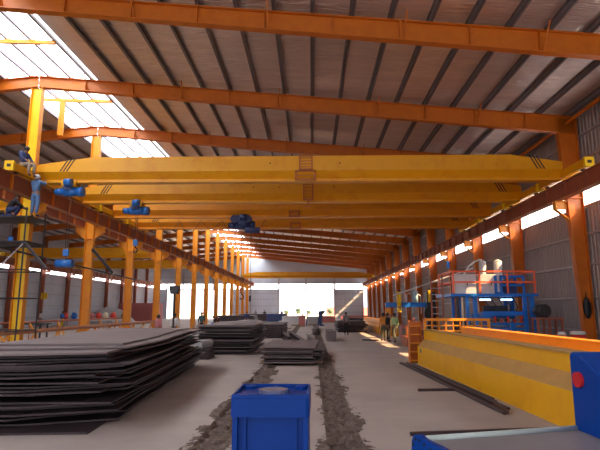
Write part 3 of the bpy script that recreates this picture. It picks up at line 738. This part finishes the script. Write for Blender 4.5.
for x, y, w, d, h, mm, lab, cat in far:
    t = thing('storage_stack', lab, cat, (x, y, 0))
    n = max(2, int(h / .28)); 
    MB().box(-w / 2, w / 2, -d / 2, d / 2, 0, h * .12).build('pallet', M['wood'], t)
    m = MB()
    for k in range(n):
        z0 = h * .12 + (h * .88) * k / n; j = .06 * w * (r.random() - .5)
        m.box(-w / 2 + j, w / 2 + j, -d / 2, d / 2, z0, z0 + h * .88 / n - .025)
        m.box(-w * .4, w * .4, -d / 2 + .05, d / 2 - .05, z0 + h * .88 / n - .025, z0 + h * .88 / n)
    m.build('load', M[mm], t)
# dark upright machine seen against the gate
t = thing('upright_drill', 'dark upright machine with a tilted head standing out against the bright gate', 'machine', (1.0, 58, 0))
MB().box(-.45, .45, -.4, .4, 0, .15).build('base', M['blue_dk'], t); MB().prism([(-.3, .15), (.2, .15), (.35, 1.5), (-.1, 1.5)], -.2, .2).build('column', M['blue_dk'], t)
MB().prism([(-.25, 1.3), (.45, 1.35), (.6, 1.75), (-.1, 1.65)], -.25, .25).build('head', M['blue_dk'], t)
t = thing('pipe_cluster', 'small dark cluster of upright pipes left of the upright machine', 'pipes', (-.9, 58, 0))
for k, (x, h) in enumerate(((-.5, 1.0), (-.2, 1.35), (.1, 1.15), (.35, 1.5))): MB().tube((x, 0, 0), (x + .12, 0, h), .07, 8).build('pipe', M['blue_dk'], t); 
# outside: wall and trees in the distance
t = MB().box(4.5, 30, 150, 150.3, -.02, 2.4).build('boundary_wall', M['pink']); tag(t, 'low pinkish boundary wall outside the gate', 'wall')
for i, (x, y, h) in enumerate(((-3.5, 135, 1.9), (-.6, 138, 1.6), (-6.5, 132, 1.5), (5.2, 140, 1.8))):
    t = thing('garden_bush', 'small green bush outside the gate, ' + ['second from the left', 'third from the left', 'farthest left', 'in front of the boundary wall'][i], 'bush', (x, y, -.02), 0, 'bushes outside the gate')
    MB().tube((0, 0, 0), (0, 0, h * .5), .15, 8, .1).build('trunk', M['wood'], t)
    m = MB()
    for k in range(9):
        m.ball(((r.random() - .5) * h * .5, (r.random() - .5) * h * .5, h * (.5 + .4 * r.random())), h * .2, 8, 6, jit=.25)
    m.build('crown', M['green_tree'], t)

# ------------------------------------------------------------------ girders lying on the floor at right
def floor_girder(x, y0, y1, label, rz, m='yellow', h=1.2):
    t = thing('crane_girder', label, 'crane girder', (x, y0, 0), rz); L = y1 - y0
    s = h / 1.2
    lower = [(-.38, 0), (.38, 0), (.38, .62 * s), (-.38, .62 * s)]
    MB().prism(lower, 0, L).build('box_section', M[m], t)
    MB().prism([(-.38, .62 * s), (.38, .62 * s), (.14, .86 * s), (-.14, .86 * s)], 0, L).build('sloped_plates', M['dusty_lit'] if m == 'yellow_fl' else M[m], t)
    MB().box(-.14, .14, 0, L, .86 * s, 1.17 * s).build('web', M[m], t)
    MB().box(-.19, .19, 0, L, 1.17 * s, 1.2 * s).build('flange', M['dusty_lit'] if m == 'yellow_fl' else M['orange_l'], t)
    return t
g1 = floor_girder(4.62, 4.6, 18.1, 'long yellow crane girder lying upside down on the floor at right, the nearest', R(2.2), 'yellow_fl', 1.2)
MB().box(-.386, -.379, 13.0, 13.14, .42, .56).build('name_plate', M['c_denim'], g1, bevel=0)
g2 = floor_girder(5.95, 4.6, 18.6, 'orange-yellow crane girder lying behind the nearest one', R(1.6), 'yellow2', 1.27)
floor_girder(5.75, 36, 52, 'orange-yellow girder lying farther back beyond the workers', R(1), 'yellow2', 1.1)
t = thing('end_carriage', 'upright orange end carriage standing at the far end of the yellow girder', 'end carriage', (3.72, 18.6, 0))
MB().box(-.22, .22, 0, .03, 0, 1.45).box(-.22, -.19, -.3, 0, 0, 1.45).box(.19, .22, -.3, 0, 0, 1.45).build('body', M['orange'], t)
for k in range(5): MB().box(-.19, .19, -.3, 0, .08 + .3 * k, .11 + .3 * k).build('rib', M['orange_l'], t)
# lattice railing
t = thing('railing_panel', 'small orange-yellow lattice railing standing behind the yellow girder', 'railing', (4.48, 20.2, 0))
m = MB()
for x in (0, 2.5):
    MB().box(x - .05, x + .05, -.04, .04, 0, 1.52).build('post', M['orange_l'], t)
MB().box(-.05, 2.55, -.05, .05, 1.44, 1.54).build('top_rail', M['orange_l'], t); MB().box(-.05, 2.55, -.04, .04, 1.02, 1.08).build('bottom_rail', M['orange_l'], t)
for k in range(1, 9): m.box(2.5 * k / 9 - .02, 2.5 * k / 9 + .02, -.02, .02, 1.08, 1.44)
m.box(0, 2.5, -.02, .02, 1.24, 1.28); m.build('lattice', M['orange_l'], t)

# bars on the floor
for k in range(7):
    o = MB(); x0 = 3.12 + .07 * k; y0 = 18.2 - .25 * k + .3 * (k % 2); y1 = 9.6 + .35 * k - .3 * (k % 3); z = .035 + (.06 if k in (2, 4) else 0)
    b = o.tube((x0 + .0, y0, z), (x0 + .045 * (y0 - y1), y1, z), .033, 8).build('steel_bar', M['rod'])
    tag(b, 'dark round bar of the bundle beside the yellow girder, %s from the open floor' % (ordw(k) if k else 'first'), 'steel bar', 'bars beside the yellow girder')
tag(MB().bar((2.5, 12.25, .03), (3.5, 12.35, .03), .06).build('steel_bar', M['rod']), 'short dark bar lying crosswise on the floor left of the bundle', 'steel bar')
tag(MB().bar((1.5, 8.05, .03), (4.0, 8.45, .03), .055).build('steel_bar', M['rod']), 'long dark bar lying crosswise on the floor nearest the camera', 'steel bar')
tag(MB().bar((3.2, 31.5, .04), (4.0, 31.0, .04), .3, .08).build('steel_bar', M['rod']), 'flat dark bar on the floor beside the workers', 'steel bar')

# plaster-stained rag and twigs in the trench by the post
t = MB()
t.ball((.37, 5.95, .05), .13, 9, 6, 1.3, 1.0, .9, jit=.5); t.ball((.24, 6.0, .04), .08, 8, 5, 1.2, 1, .7, jit=.5)
tag(t.build('rag', M['cream']), 'crumpled pale rag lying in the right trench', 'rag')
t = MB()
for k in range(40):
    x = .22 + .28 * r.random(); a = (r.random() - .5) * .8; t.bar((x, 5.75, .03 + .05 * r.random()), (x + .2 * math.sin(a), 5.75 - .55 * math.cos(a) * (.5 + .5 * r.random()), .01 + .03 * r.random()), .011)
tag(t.build('twig_bundle', mat('twig', (0.16, 0.10, 0.08), 0.9)), 'bundle of dark twigs in front of the pale rag', 'twigs', kind='stuff')

# ------------------------------------------------------------------ guard rail and clutter of the left bay
t = thing('guard_rail', 'long brown low rail on orange-yellow raking struts behind the big plate pile', 'rail', (-11.2, 12, 0))
MB().tube((0, 0, 1.02), (0, 24, 1.02), .08, 8).build('rail', M['beam_l'], t)
for k in range(13):
    y = 1 + 1.9 * k; MB().tube((0, y, 0), (0, y, 1.0), .03, 6).build('post', M['orange_l'], t); MB().bar((0, y, .98), (-.6, y, 1.0 - .98), .06, .06).build('strut', M['orange_l'], t)
t = thing('guard_rail', 'second brown rail farther behind, in front of the bundles of the left bay', 'rail', (-14.2, 16, 0))
MB().tube((0, 0, 1.25), (0, 22, 1.25), .05, 8).build('rail', M['beam'], t)
for k in range(8):
    y = 1 + 2.8 * k; MB().tube((0, y, 0), (0, y, 1.24), .03, 6).build('post', M['beam_o'], t); MB().bar((0, y, 1.2), (.7, y, .02), .08, .06).build('strut', M['orange_l'], t)
t = thing('work_bench', 'long pale bench of wrapped bundles near the left side wall', 'bench', (-25, 55, 0))
MB().box(-4.6, 5.4, -.6, .6, .62, .78).build('top', M['lgrey'], t)
for x in (-4.4, -2, .5, 3, 5.2): MB().box(x - .06, x + .06, -.5, .5, 0, .62).build('leg', M['grey'], t)
cols = [('red', -26.9, 'round red'), ('c_blue', -25.9, 'blue'), ('pink', -24.0, 'faded red'), ('red', -23.2, 'bright red'), ('cream', -22.45, 'cream'), ('red', -21.6, 'small red'), ('c_teal', -20.4, 'dark green')]
for i, (mm, x, lab) in enumerate(cols):
    o = MB().ball((0, 0, .40), .4, 12, 8, .8, .8, .95, jit=.12).build('sack', M[mm], None, True, loc=(x, 55, .76)); tag(o, lab + ' sack on the pale bench in the left bay', 'sack', 'sacks on the bench')
o = MB()
vs = []; fs = []
nx, ny = 16, 8
for j in range(ny + 1):
    for i in range(nx + 1):
        u, v = i / nx * 2 - 1, j / ny * 2 - 1; h = max(0, 1 - u * u) ** .7 * max(0, 1 - v * v) ** .6
        vs.append((u * 3.2, v * 1.6, 2.1 * h * (1 + .25 * noise.noise((u * 4, v * 4, 1))) ))
for j in range(ny):
    for i in range(nx): a = j * (nx + 1) + i; fs.append((a, a + 1, a + nx + 2, a + nx + 1))
tag(MB().add(vs, fs).build('tarpaulin_heap', M['grey'], None, True, loc=(-26.4, 66, 0)), 'grey covered heap behind the red sacks in the left bay', 'heap')
t = thing('shipping_container', 'faded red container at the back of the left bay', 'container', (-26.0, 77, 0))
m = MB()
for k in range(24): m.box(-3 + .25 * k, -3 + .25 * k + .13, -1.26, -1.2, .15, 2.7)
MB().box(-3, 3, -1.2, 1.2, .1, 2.8).build('body', M['pink'], t); m.build('corrugation', M['pink'], t)
for x in (-2.95, 2.95): MB().box(x - .07, x + .07, -1.28, -1.14, 0, 2.82).build('corner_post', M['beam'], t)
t = MB().box(-.35, .35, -.03, .03, 0, .7).build('yellow_sign', M['yellow_top'], None, loc=(XL + .65, 56, 3.0)); tag(t, 'small yellow notice on the left side wall column', 'sign')
t = thing('steel_bench', 'low dark rack of parts beyond the guard rail at far left', 'rack', (-17.5, 30, 0))
for x in (-1.6, 1.6):
    for y in (-.4, .4): MB().box(x - .04, x + .04, y - .04, y + .04, 0, 1.0).build('leg', M['dark'], t)
MB().box(-1.8, 1.8, -.5, .5, 1.0, 1.06).build('top', M['dark'], t)
tag(MB().box(-.9, .4, -.35, .35, 0, .5).build('blue_crate', M['blue_m'], None, loc=(-12.6, 19.5 + 1.6, 0.0), bevel=.02), 'blue crate on the floor behind the rail at far left', 'crate')
# black hopper lamp on a post
t = thing('floodlight_stand', 'black box on a dark post standing between the two large plate piles', 'lamp stand', (-5.5, 20.2, 0))
MB().tube((0, 0, 0), (0, 0, 2.55), .045, 10).build('post', M['dark'], t); MB().box(-.3, .3, -.3, .3, 0, .03).build('base', M['dark'], t)
MB().prism([(-.13, 2.5), (.13, 2.5), (.2, 2.82), (-.2, 2.82)], -.15, .15).build('box', M['dark'], t)
# drum end between piles
t = MB().tube((-4.35, 19.6, .55), (-4.1, 20.6, .55), .17, 18).build('steel_pipe', M['grey']); tag(t, 'pale pipe end poking out beside the big pile', 'pipe')
sbox('steel_block', -4.4, -3.9, 19.5, 20.6, 0, .385, M['plate'], 'low dark steel block under the pale pipe end', 'steel block')

# ------------------------------------------------------------------ blue machine with platform at the right
mt = thing('platform_machine', 'tall blue processing machine with a red-railed platform and grey cabinets', 'machine', (6.2, 22.0, 0)); mt.scale = (.935, 1, 1)
D = 2.56
MB().box(-.15, 3.85, 0, 2.6, D - .12, D).build('deck', M['blue_m'], mt)
rr = thing  # shorthand unused
def child(mb, n, m, p=mt, **k): return mb.build(n, M[m], p, **k)
rail = MB()
for y in (.05, 2.5):
    for z in (D + .5, D + .96): rail.box(-.05, 3.8, y - .02, y + .02, z - .035, z + .035)
for x in (-.05, 3.8):
    for z in (D + .5, D + .96): rail.box(x - .02, x + .02, .05, 2.5, z - .035, z + .035)
rl = child(rail, 'railing', 'railred')
for x in (0, 1.22, 2.5, 3.75):
    for y in (.05, 2.5): child(MB().box(x - .035, x + .035, y - .03, y + .03, D, D + .98), 'rail_post', 'railred', rl)
for x in (.2, 1.32):
    cb = child(MB().box(x, x + .95, .35, .95, D, D + .86), 'cabinet', 'lgrey', bevel=.015)
    child(MB().box(x + .46, x + .475, .34, .352, D + .05, D + .82), 'door_gap', 'grey', cb); child(MB().box(x + .52, x + .55, .31, .352, D + .35, D + .5), 'handle', 'dark', cb)
for x, r_, h, y in ((1.92, .17, 1.5, 1.5), (2.6, .2, 1.52, 1.3)):
    cy = child(MB().tube((x, y, D), (x, y, D + h), r_, 18), 'dust_cylinder', 'lgrey', smooth=True); child(MB().tube((x, y, D + h), (x, y, D + h + .08), r_ * 1.05, 18, r_ * .3), 'cylinder_cap', 'lgrey', cy)
child(MB().path([(.85, 1.4, D + .5), (.95, 1.4, D + .95), (1.2, 1.4, D + 1.3), (1.5, 1.45, D + 1.5), (1.8, 1.5, D + 1.62), (1.92, 1.5, D + 1.56)], .045, 8), 'hose', 'lgrey', smooth=True)
fr = MB()
for x in (2.3, 3.35):
    for y in (.3, 1.2): fr.box(x - .05, x + .05, y - .05, y + .05, D, D + .8)
for z in (.38, .76): fr.box(2.3, 3.35, .25, .35, D + z - .05, D + z + .04); fr.box(2.3, 3.35, 1.15, 1.25, D + z - .05, D + z + .04)
fr.box(2.0, 2.12, .3, .4, D, D + .8); fr.box(2.0, 2.4, .3, .4, D, D + .08); fr.box(2.25, 2.35, .3, 1.2, D + .34, D + .42).box(3.3, 3.4, .3, 1.2, D + .34, D + .42)
child(fr, 'upper_frame', 'blue_m'); child(MB().box(2.5, 3.1, .5, 1.0, D, D + .6), 'drive_box', 'blue_dk')
for x, w in ((.62, .14), (.98, .16), (3.28, .16), (3.6, .2)):
    for y in (.1, 2.3): child(MB().box(x - w / 2, x + w / 2, y, y + .16, 0, D - .12), 'leg', 'blue_m')
for x in (.18,): child(MB().box(x - .06, x + .06, .1, .24, 0, D - .12), 'leg', 'dark')
child(MB().tube((.4, .2, .9), (.4, .2, D - .15), .05, 10), 'cream_pipe', 'cream')
bd = MB().box(1.35, 3.4, .25, .45, 1.62, 1.8).box(1.35, 3.4, .3, .5, 1.2, 1.3).box(1.3, 1.6, .1, .6, 1.35, 1.75).box(2.6, 2.75, .2, .35, .5, 1.25).box(1.35, 3.4, 1.7, 1.9, 1.5, 1.7).box(1.5, 3.3, .3, 1.8, 1.0, 1.1)
child(bd, 'roller_bed', 'blue_m')
for k in range(9): child(MB().tube((1.7 + .19 * k, .3, 1.42), (1.7 + .19 * k, 1.8, 1.42), .06, 10), 'roller', 'steel' if k % 2 else 'dark')
for k in range(6): child(MB().box(1.55 + .3 * k, 1.62 + .3 * k, .18, .26, 1.32, 1.46 + .12 * (k % 2)), 'red_fitting', 'red')
for k in range(5):
    a = .5 * k; child(MB().path([(1.6 + .35 * k, .8, D - .12), (1.7 + .35 * k, .75, 2.2), (1.85 + .33 * k, .7, 2.0), (1.9 + .3 * k, .7, 1.8)], .025, 6), 'hose', 'dark')
child(MB().box(1.75, 2.9, 1.2, 1.4, 1.78, 2.05), 'back_panel', 'dark')
for x0, x1 in ((1.35, 1.85), (2.35, 2.85), (1.05, 1.13)): child(MB().box(x0, x1, .5, .58, 2.28, 2.34), 'blue_lamp', 'tube')
child(MB().box(.05, .9, .6, .7, .5, 1.4), 'side_panel', 'dark'); child(MB().box(1.3, 3.5, .6, 1.8, 0, .7), 'lower_body', 'blue_m')
# ladder left of the platform
t = thing('access_ladder', 'red-brown access ladder frame at the left end of the platform', 'ladder', (5.35, 22.6, 0))
for x in (0, .5): MB().box(x - .03, x + .03, -.03, .03, 0, 3.4).build('rail', M['beam'], t)
for k in range(11): MB().box(0, .5, -.015, .015, .28 + .28 * k, .31 + .28 * k).build('rung', M['steel'], t)
t = MB().box(-.1, .1, -.04, .04, 0, .55).build('switch_box', M['blue_m'], None, loc=(10.3, 37.8, 4.9)); tag(t, 'small blue panel fixed high on a right wall column', 'panel')
# tank on stand
t = thing('tank_stand', 'dark steel stand beside the blue machine holding a round tank', 'stand', (9.15, 20.9, 0))
MB().box(-.1, .95, -.3, .3, 1.5, 1.56).build('top', M['beam'], t)
for x in (-.05, .4, .9):
    for y in (-.26, .26): MB().box(x - .035, x + .035, y - .035, y + .035, 0, 1.5).build('leg', M['beam'], t)
t = thing('round_tank', 'dark round tank lying on the steel stand', 'tank', (9.4, 20.9, 1.56)); t.scale = (.82, .9, .85)
MB().tube((0, -.28, .32), (0, .28, .32), .32, 24).build('shell', M['dark'], t, True); MB().tube((0, -.31, .32), (0, -.28, .32), .24, 20, .3).build('end', M['dark'], t)
MB().box(-.2, .2, -.2, .2, 0, .06).build('saddle', M['dark'], t)
for i, (x, w, h) in enumerate(((9.35, .3, 1.06), (9.95, .55, 1.08))):
    t = thing('covered_drum', ('narrow' if i == 0 else 'wide') + ' red and white drum beside the first right column', 'drum', (x, 19.3, 0))
    MB().tube((0, 0, 0), (0, 0, h - .12), w / 2, 16).build('shell', M['red'], t, True); MB().tube((0, 0, h - .12), (0, 0, h), w / 2 + .01, 16, w / 2 - .03).build('lid', M['white'], t, True)
t = MB()
t.ball((0, 0, 0), .2, 12, 8, .75, .4, 2.1, jit=.15); t.tube((0, 0, .3), (0, 0, .62), .02, 6)
tag(t.build('dark_cloth', M['black'], None, True, loc=(10.7, 19.88, 1.95)), 'black cloth bag hanging on the first right column', 'cloth')

# ------------------------------------------------------------------ blue boom machine in the middle right
t = thing('boom_welder', 'blue horizontal boom machine with yellow cylinders and a dark mast', 'machine', (4.95, 33.2, 0))
MB().box(-.1, 2.7, -.12, .12, 2.02, 2.32).build('boom', M['blue_m'], t, bevel=.01)
MB().box(2.55, 3.1, -.3, .3, 0, 3.0).build('mast', M['dark'], t); MB().box(2.2, 3.4, -.5, .5, 0, .2).build('base', M['dark'], t)
MB().ball((2.8, -.1, 1.6), .45, 12, 8, .9, .7, 1.2).build('cable_reel', M['black'], t, True)
for x, z0, z1 in ((.75, 2.05, 3.0), (2.75, 2.35, 3.1)):
    c = MB().tube((x, -.28, z0), (x, -.28, z1), .14, 14).build('cylinder', M['yellow_top'], t, True); MB().tube((x, -.28, z1), (x, -.28, z1 + .12), .06, 10).build('cap', M['dark'], c)
MB().tube((.75, -.28, 1.7), (.75, -.28, 1.98), .13, 12).build('head', M['yellow_top'], t); MB().box(-.12, .2, -.2, 0, 1.55, 1.95).build('lamp_box', M['orange_l'], t)
MB().tube((1.85, -.1, 2.32), (1.85, -.1, 3.05), .17, 14).build('tank', mat('pale_blue', (.35, .55, .68), .4), t, True); MB().tube((1.85, -.1, 3.05), (1.85, -.1, 3.35), .06, 10).build('neck', M['lgrey'], t)
for k in range(4):
    x = 1.0 + .28 * k; MB().path([(x, 0, 2.3), (x + .05, 0, 2.8), (x + .2, 0, 3.0 - .05 * k), (x + .36, 0, 2.75), (x + .4, 0, 2.2), (x + .38, 0, 1.6)], .035, 6).build('hose', M['lgrey'] if k % 2 else M['pink'], t, True)
MB().box(.9, 2.4, -.1, .5, .0, .9).build('cabinet', M['pink'], t)
tag(MB().tube((5.2, 32.2, 2.75), (10.26, 31.9, 4.45), .045, 8).build('air_pipe', M['lgrey']), 'pale sloping pipe above the blue boom', 'pipe')
# low dark machine and reddish parts behind workers
for i, (x, y, w, d, h, mm, lab) in enumerate(((6.2, 29.5, 1.6, 2.0, .75, 'dark', 'low dark machine bed right of the two workers'), (5.5, 27.0, 1.3, 1.4, .5, 'beam', 'low red-brown parts box behind the orange end carriage'))):
    t = thing('machine_bed', lab, 'machine', (x, y, 0)); MB().box(-w / 2, w / 2, -d / 2, d / 2, 0, h).build('bed', M[mm], t, bevel=.02)
    for k in range(4): MB().tube((-w / 2 + .2 + .3 * k, 0, h), (-w / 2 + .2 + .3 * k, 0, h + .5 + .15 * (k % 2)), .09, 10).build('column', M['pink' if k % 2 else 'beam_o'], t)

# ------------------------------------------------------------------ foreground: blue post
bp = thing('blue_post', 'blue square steel post with a flanged cap and round disc on top, right in front', 'machine post', (-.205, 2.81, 0), R(-1.0))
W = .199; H = 1.474
cp = MB().rbox(-W, W, -W, W, H - .108, H - .018, .022).build('cap', M['blue'], bp)
rim = MB()
for a, b, c, d in ((-W, W, -W, -W + .02), (-W, W, W - .02, W), (-W, -W + .02, -W + .02, W - .02), (W - .02, W, -W + .02, W - .02)): rim.box(a + .004, b - .004, c + (.004 if c == -W else 0), d - (.004 if d == W else 0), H - .02, H)
rim.build('rim', M['blue'], cp, bevel=.003)
MB().tube((0, 0, H - .02), (0, 0, H + .0), .08, 32).build('disc', M['disc'], cp)
for x in (-1, 1):
    for y in (-1, 1):
        MB().tube((x * .145, y * .145, H - .02), (x * .145, y * .145, H - .004), .034, 16).build('boss', M['blue'], cp); 
MB().tube((0, -.17, H - .02), (0, -.17, H - .008), .014, 10).tube((0, .17, H - .02), (0, .17, H - .008), .014, 10).build('bolt', M['blue'], cp)
w = .178
MB().box(-w + .012, w - .012, -w + .03, w - .03, .03, H - .108).build('shaft', M['blue'], bp)
for x in (-1, 1): MB().box(x * w - .014, x * w + .014, -w, w, .03, H - .108).build('side_flange', M['blue'], bp, bevel=.003)
for x in (-1, 1): MB().box(x * (w - .05) - .006, x * (w - .05) + .006, -w + .012, -w + .03, .03, H - .108).build('edge_strip', M['blue'], bp)
MB().box(-.26, .26, -.26, .26, 0, .03).build('base_plate', M['blue'], bp)

# foreground right: blue machine with tray
fm = thing('blue_rolling_machine', 'blue machine in the right foreground with a grey tray and a red round button', 'machine', (.445, 2.13, 0), R(16))
TZ = 1.385
MB().box(0, .755, -1.0, -.0, TZ - .02, TZ - .005).build('tray', mat('tray_steel', (.24, .22, .24), .5, noise_amt=.15), fm)
MB().tube((-.01, .0, TZ), (.76, .0, TZ), .013, 12).build('edge_pipe', M['pale'], fm, True)
prof = [(-1.1, 1.0), (.02, 1.0), (.035, TZ - .06), (.03, TZ - .01), (.012, TZ + .015), (-.02, TZ + .025), (-.06, TZ + .018), (-1.1, TZ + .012)]
sp = MB().prism(prof, -.035, -.005, 'x').build('side_plate', M['blue'], fm, bevel=.004)
for k, (y, z) in enumerate(((.02, TZ - .05), (.012, TZ - .02), (-.008, TZ + .004), (-.04, TZ + .008), (-.08, TZ + .001), (-.13, TZ - .005))):
    MB().tube((-.039, y, z), (-.034, y, z), .005, 8).build('bolt', M['black'], sp)
MB().box(-.039, -.034, -.3, -.14, TZ - .1, TZ - .05).build('slot', M['black'], sp)
MB().box(0, .755, -1.0, -.03, .0, TZ - .02).build('body', M['blue_dk'], fm)
hp = [(.0, 0), (.0, 1.675), (-.008, 1.692), (-.025, 1.70), (-.055, 1.70), (-.45, 1.50), (-.6, 1.50), (-.6, 0)]
hs = MB().prism(hp, 0, .55, 'x').build('housing', M['blue'], fm, bevel=.005, loc=(.747, .009, 0.012)); hs.rotation_euler.z = R(-13)
MB().tube((.002, -.066, 1.585), (-.014, -.066, 1.585), .033, 28).build('red_button', mat('button_red', (.5, .015, .02), .45), hs)

# ------------------------------------------------------------------ light
w = bpy.data.worlds.new('sky'); bpy.context.scene.world = w; w.use_nodes = True
bg = w.node_tree.nodes['Background']; bg.inputs[0].default_value = (0.93, 0.92, 1.0, 1); bg.inputs[1].default_value = 1.9
sun = bpy.data.lights.new('sun', 'SUN'); sun.energy = 30; sun.color = (1, .62, .30); sun.angle = R(.6)
so = bpy.data.objects.new('sun', sun); C.objects.link(so)
d = Vector((-6.9, 3.2, -6.35)); so.rotation_euler = d.to_track_quat('-Z', 'Y').to_euler()

sc = bpy.context.scene
sc.view_settings.view_transform = 'Standard'; sc.view_settings.look = 'None'; sc.view_settings.gamma = 1; sc.view_settings.use_curve_mapping = False
sc.view_settings.exposure = 0.38
sc.cycles.max_bounces = 8; sc.cycles.diffuse_bounces = 5; sc.cycles.glossy_bounces = 4; sc.cycles.use_denoising = True
sc.cycles.sample_clamp_indirect = 8
